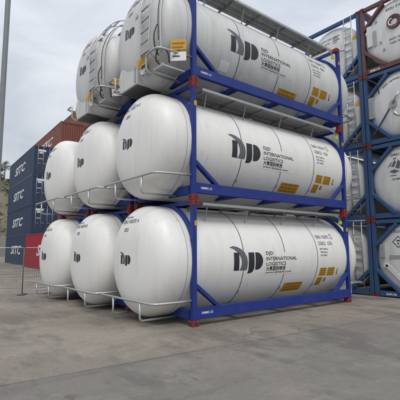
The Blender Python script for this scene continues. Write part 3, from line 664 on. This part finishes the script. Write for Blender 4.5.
# ------------------------------------------------------------------ shipping containers behind
CL, CW, CH = 12.192, 2.438, 2.896
def make_box_container(pm, letters, text_y, doors=True, text_size=1.2):
    t = empty('shipping_container')
    def corr(n, length, depth):
        pts = []; p = length/n
        for i in range(n):
            a = i*p; pts += [(a, 0), (a + 0.26*p, 0), (a + 0.50*p, depth), (a + 0.76*p, depth)]
        return pts + [(length, 0)]
    for sd in (0, 1):
        pr = corr(42, CL - 0.32, 0.036); mb = MB(); V = []
        for y, d in pr:
            x = 0.012 + d if not sd else CW - 0.012 - d
            V += [(x, 0.16 + y, 0.16), (x, 0.16 + y, CH - 0.09)]
        mb.add(V, [(2*i, 2*i+2, 2*i+3, 2*i+1) for i in range(len(pr)-1)]).build('side_wall', pm, t, fix=False)
    pr = corr(9, CW - 0.30, 0.04)
    MB().add([q for x, d in pr for q in ((0.15 + x, CL - 0.02 - d, 0.16), (0.15 + x, CL - 0.02 - d, CH - 0.1))], [(2*i, 2*i+2, 2*i+3, 2*i+1) for i in range(len(pr)-1)]).build('front_wall', pm, t, fix=False)
    MB().box(0.05, CW-0.05, 0.05, CL-0.05, CH-0.045, CH-0.02).build('roof', pm, t)
    MB().box(0.05, CW-0.05, 0.05, CL-0.05, 0.10, 0.14).build('floor', MGR, t)
    for x in (0.0, CW - 0.10):
        MB().box(x + 0.002, x + 0.098, 0.18, CL-0.18, 0.02, 0.165).build('bottom_side_rail', pm, t)
        MB().box(x + 0.004, x + 0.064 if x == 0 else x + 0.096, 0.18, CL-0.18, CH-0.10, CH-0.01).build('top_side_rail', pm, t)
    for y in (0.0, CL - 0.12):
        MB().box(0.164, CW-0.164, y+0.01, y+0.11, 0.02, 0.16).build('end_sill', pm, t)
        MB().box(0.164, CW-0.164, y+0.01, y+0.11, CH-0.13, CH-0.01).build('end_header', pm, t)
    cast = MB().box(0, 0.162, 0, 0.178, 0, 0.118).mesh('corner_casting', pm, bevel=0.01)
    post = MB().box(0.004, 0.15, 0.004, 0.14, 0.118, CH-0.118).mesh('corner_post', pm)
    for mx in (0, 1):
        for my in (0, 1):
            o = link('corner_post', post, t); o.location = (CW*mx, CL*my, 0); o.scale = (1-2*mx, 1-2*my, 1)
            for mz in (0, 1):
                o = link('corner_casting', cast, t); o.location = (CW*mx, CL*my, CH*mz); o.scale = (1-2*mx, 1-2*my, 1-2*mz)
    if not doors:
        pr = corr(9, CW - 0.30, 0.045)
        MB().add([q for x, d in pr for q in ((0.15 + x, 0.03 + d, 0.16), (0.15 + x, 0.03 + d, CH - 0.1))], [(2*i, 2*i+2, 2*i+3, 2*i+1) for i in range(len(pr)-1)]).build('end_wall', pm, t, fix=False)
    for i in range(2 if doors else 0):
        x0 = 0.155 + i*1.068
        prd = [(x0 + 0.02 + j*0.205, 0.0 if j % 2 else 0.03) for j in range(6)]
        d = MB(); d.box(x0, x0+1.06, 0.07, 0.09, 0.165, CH-0.135)
        for j in range(5): d.box(x0 + 0.06 + j*0.2, x0 + 0.16 + j*0.2, 0.045, 0.072, 0.25, CH-0.22)
        door = d.build('door', pm, t)
        for q in (0.28, 0.78):
            MB().tube([(x0+q, 0.02, 0.06), (x0+q, 0.02, CH-0.04)], 0.02).build('lock_rod', MGV, door, smooth=True)
            MB().box(x0+q-0.02, x0+q+0.30, -0.006, 0.006, 1.15, 1.19).build('handle', MGV, door)
    # white marking blocks on the right door
    for rc in ((rect(0.74, 0.20, 0, 0.0), rect(0.34, 0.14, 0.12, -0.20), rect(0.4, 0.06, 0.06, -0.75)) if doors else ()): wrap('lettering_panel', poly_2d([rc]), lambda u, v: (0.42 + u, 0.038, 2.36 + v), MCW, t, None)
    bm = text_2d(letters, text_size, 0.035, 0.30, width=5.4)
    wrap('lettering', bm, lambda u, v: (0.005, text_y - u, 1.08 + v), MCW, t, None)
    return t
AZ = R_(-3.0)
def place(o, x, y, z): o.location = (x, y, z + 0.001); o.rotation_euler = (0, 0, AZ)
nv = make_box_container(MNV, 'SITC', 8.8); bn = make_box_container(MBN, 'SITC', 8.2, False); rd = make_box_container(MRC, 'SITC', 7.9)
kid_map = {}
for c in bpy.data.objects:
    if c.parent: kid_map.setdefault(c.parent.name, []).append(c)
tiers = ['ground-level navy shipping container partly behind the red container', 'navy shipping container one up from the ground, its white lettering above the red container',
         'navy shipping container one below the top of its stack', 'topmost navy shipping container of the four-high stack']
for k_ in range(4):
    o = dup(nv) or copy_tree(nv, None, None, kid_map)
    place(o, 5.38 + (0.03 if k_ % 2 else 0), 32.4, CH*k_); tag(o, tiers[k_], 'shipping container', 'navy containers in the far stack')
bt = ['brown shipping container on the ground, hidden behind the white tanks', 'brown shipping container on second tier, behind the white tanks', 'brown shipping container on third tier, behind the white tanks',
      'brown shipping container on fourth tier beside topmost navy container', 'brown shipping container on the fifth tier, rising above the navy stack']
for k_ in range(5):
    o = dup(bn) or copy_tree(bn, None, None, kid_map)
    place(o, 7.90, 32.3, CH*k_); tag(o, bt[k_], 'shipping container', 'brown containers in the far stack')
nth = ['ground', 'second', 'third', 'fourth', 'fifth']
for k_ in range(6):
    o = copy_tree(bn, None, None, kid_map)
    place(o, 10.48, 29.6, CH*k_)
    for c in [c for c in kids(o) if c.name.startswith('lettering')]: bpy.data.objects.remove(c)
    tag(o, 'highest brown shipping container, partly hidden behind the topmost ladder-end tank' if k_ == 5 else 'brown shipping container on the %s tier of the six-high stack behind the white tanks' % nth[k_], 'shipping container', 'brown containers in the far stack')
place(rd, 4.25, 19.6, 0); tag(rd, 'bright red shipping container on the ground in front of the navy stack', 'shipping container')

# ------------------------------------------------------------------ wire fence by the tanks
def fence_panel(p0, p1, lab, post_end=False, post_start=True):
    p0, p1 = Vector((*p0, 0)), Vector((*p1, 0)); d = p1 - p0; ln = d.length; ang = math.atan2(d.y, d.x); h = 1.70
    t = empty('wire_fence_panel', p0, ang)
    if post_start: MB().tube([(0, 0, 0.03), (0, 0, h)], 0.019).build('post', MPG, t, smooth=True)
    if post_end: MB().tube([(ln, 0, 0.03), (ln, 0, h)], 0.019).build('post', MPG, t, smooth=True)
    MB().tube([(0.03, 0, h - 0.02), (ln - 0.03, 0, h - 0.02)], 0.016).build('top_rail', MGV, t, smooth=True)
    MB().tube([(0.03, 0, 0.16), (ln - 0.03, 0, 0.16)], 0.016).build('bottom_rail', MGV, t, smooth=True)
    w = MB()
    n = int(ln/0.075)
    for i in range(1, n): w.tube([(i*ln/n, 0, 0.16), (i*ln/n, 0, h - 0.02)], 0.0028, 4)
    for j in range(1, 20): w.tube([(0.02, 0.004, 0.16 + j*0.076), (ln - 0.02, 0.004, 0.16 + j*0.076)], 0.0028, 4)
    tag(w.build('wire_mesh', MPG, t), kind='stuff')
    if post_start: MB().prism([(-0.09, -0.22), (0.09, -0.22), (0.09, 0.22), (-0.09, 0.22)], 2, 0.002, 0.05).build('concrete_foot', MPG, t, bevel=0.02)
    tag(t, lab, 'fence', 'wire fence panels by the tanks')
fence_panel((-1.20, 8.50), (-3.69, 10.59), 'wire mesh fence panel slanting away from the tanks towards the light mast')
fence_panel((-1.18, 8.49), (1.9, 8.46), 'wire mesh fence panel running close behind the outer tank column', True, False)

# ------------------------------------------------------------------ light mast
mast = empty('light_mast', (0, 0, 0))
px, py = 0.0, 0.0
MB().tube([(0, 0, 0.0), (0, 0, 0.02), (0, 0, 10), (0, 0, 24)], 0.145, 20).build('mast_pole', MPG2, mast, smooth='auto')
MB().prism(arc(0, 0, 0.34, 0, 2*math.pi*15/16, 15), 2, 0.0, 0.05).build('base_plate', MLG, mast)
ring = MB().tube([(0.9*math.cos(2*math.pi*i/16), 0.9*math.sin(2*math.pi*i/16), 23.6) for i in range(17)], 0.04).build('lamp_ring', MGV, mast, smooth=True)
for i in range(6):
    a = 2*math.pi*i/6
    MB().beam((0.14*math.cos(a), 0.14*math.sin(a), 23.6), (0.9*math.cos(a), 0.9*math.sin(a), 23.6), 0.05, 0.05).build('ring_arm', MGV, ring)
    MB().beam((0.9*math.cos(a), 0.9*math.sin(a), 23.45), (1.25*math.cos(a), 1.25*math.sin(a), 23.25), 0.45, 0.12).build('floodlight', MLG, mast, bevel=0.02)
mast.location = (-0.602, 16.813, 0)
tag(mast, 'tall grey light mast standing beyond the wire fence', 'light mast')

# ------------------------------------------------------------------ hillside far behind
def hill_h(x, y):
    d = max(0.0, min(1.0, (y - 88)/60)); d = d*d*(3 - 2*d)
    nzv = 3.2*noise.noise(Vector((x*0.03, y*0.03, 0))) + 1.2*noise.noise(Vector((x*0.09, y*0.09, 5)))
    return d*(24 + nzv*1.6 + 5*math.sin(x*0.02)) - 0.6*(1-d) - 0.03
nx, ny = 90, 34
V = []; F = []
for j in range(ny):
    for i in range(nx):
        x = -170 + i*5.0; y = 84 + j*4.0 + 0
        V.append((x, y, hill_h(x, y)))
for j in range(ny-1):
    for i in range(nx-1): F.append((j*nx+i, j*nx+i+1, (j+1)*nx+i+1, (j+1)*nx+i))
MHL = mat('hill_soil', (0.17, 0.145, 0.105), 0.95, 0, (0.10, 0.098, 0.06), 0.12, lo=0.4, hi=0.62, c3=(0.19, 0.165, 0.12), scale3=0.3, lo3=0.55, hi3=0.7, bump=0.4, bscale=1.5)
tag(MB().add(V, F).build('hill', MHL, smooth=True), kind='structure')
MLF = mat('leaves', (0.055, 0.075, 0.028), 0.7, 0, (0.10, 0.105, 0.045), 0.8, c3=(0.14, 0.125, 0.07), scale3=0.25)
MTK = mat('bark', (0.10, 0.08, 0.06), 0.9)
def clump(mb, c, r, n, leaf):
    for _ in range(n):
        d = Vector((random.gauss(0, 1), random.gauss(0, 1), random.gauss(0, 0.8))); d = d.normalized()*r*random.random()**0.45
        p = Vector(c) + d; a = Vector((random.uniform(-1, 1), random.uniform(-1, 1), random.uniform(-1, 1))).normalized()
        b = a.cross(Vector((random.uniform(-1, 1), random.uniform(-1, 1), 0.3))).normalized()
        s = leaf*random.uniform(0.6, 1.3)
        mb.add([p - a*s, p + b*s*0.6, p + a*s, p - b*s*0.6], [(0, 1, 2, 3)])
sh = MB()
for _ in range(700):
    x = random.uniform(-60, 60); y = random.uniform(92, 150); r = random.uniform(0.5, 1.5)
    clump(sh, (x, y, hill_h(x, y) + r*0.5), r, 26, 0.28)
tag(sh.build('hillside_scrub', MLF, fix=False), 'dry olive scrub covering the hillside', 'scrub', kind='stuff')
def tree(x, y, h, lab):
    z0 = hill_h(x, y) - 0.2; t = empty('hill_tree', (x, y, z0)); tr = MB(); cw = MB()
    tr.tube([(0, 0, 0), (0.1, 0, h*0.35), (0.0, 0.1, h*0.8)], 0.13)
    for i in range(9):
        a = random.uniform(0, 6.28); z = h*random.uniform(0.35, 0.85); rr_ = h*random.uniform(0.12, 0.32)*(1.15 - z/h)*1.6
        e = (rr_*math.cos(a), rr_*math.sin(a), z + h*0.12)
        tr.tube([(0, 0, z - 0.1*h), e], 0.045, 6); clump(cw, e, h*random.uniform(0.12, 0.18), 90, 0.16)
    tr.build('trunk', MTK, t, smooth=True); cw.build('crown', MLF, t, fix=False)
    tag(t, lab, 'tree', 'trees on the hill crest')
tree(20.5, 133, 6.5, 'small bushy tree on the hill crest behind the navy container stack')
tree(17.0, 136, 5.0, 'lower thin tree on the hill crest near the light mast')
tree(24.8, 138, 6.0, 'tree on the hill crest hidden partly by the navy container stack')
rw = empty('retaining_wall', (0, 84, 0))
MCN = mat('stained_concrete', (0.27, 0.26, 0.235), 0.9, 0, (0.19, 0.18, 0.165), 0.3, (1, 1, 0.3))
for i in range(30): MB().box(-60 + i*5, -55.03 + i*5, 0, 0.4, -0.02, 4.0).build('wall_panel', MCN, rw, bevel=0.02)
tag(rw, 'stained concrete retaining wall at the foot of the hill', 'wall')

# ------------------------------------------------------------------ grit on the concrete
gr = MB()
for _ in range(2600):
    x = random.uniform(-5.2, 9); y = random.uniform(-6.5, 9) if random.random() < 0.5 else random.gauss(-0.2, 0.8); r = 0.003 + 0.009*random.random()**3
    if abs(y - jy(x)) < 0.03: continue
    a = random.uniform(0, 6.28); c_, d_ = math.cos(a)*r, math.sin(a)*r; h_ = r*random.uniform(0.5, 1.0)
    gr.add([(x + c_, y + d_, 0), (x - d_*0.8, y + c_*0.8, 0), (x - c_, y - d_*1.1, 0), (x + d_*0.9, y - c_, 0), (x + c_*0.3, y, h_), (x - c_*0.3, y + d_*0.2, h_*0.8)],
           [(0, 1, 4), (1, 5, 4), (1, 2, 5), (2, 3, 5), (3, 4, 5), (3, 0, 4)])
tag(gr.build('grit', mat('grit_stone', (0.20, 0.19, 0.17), 0.9, 0, (0.33, 0.31, 0.28), 30), fix=False), 'small loose grit scattered over the concrete', 'grit', kind='stuff')
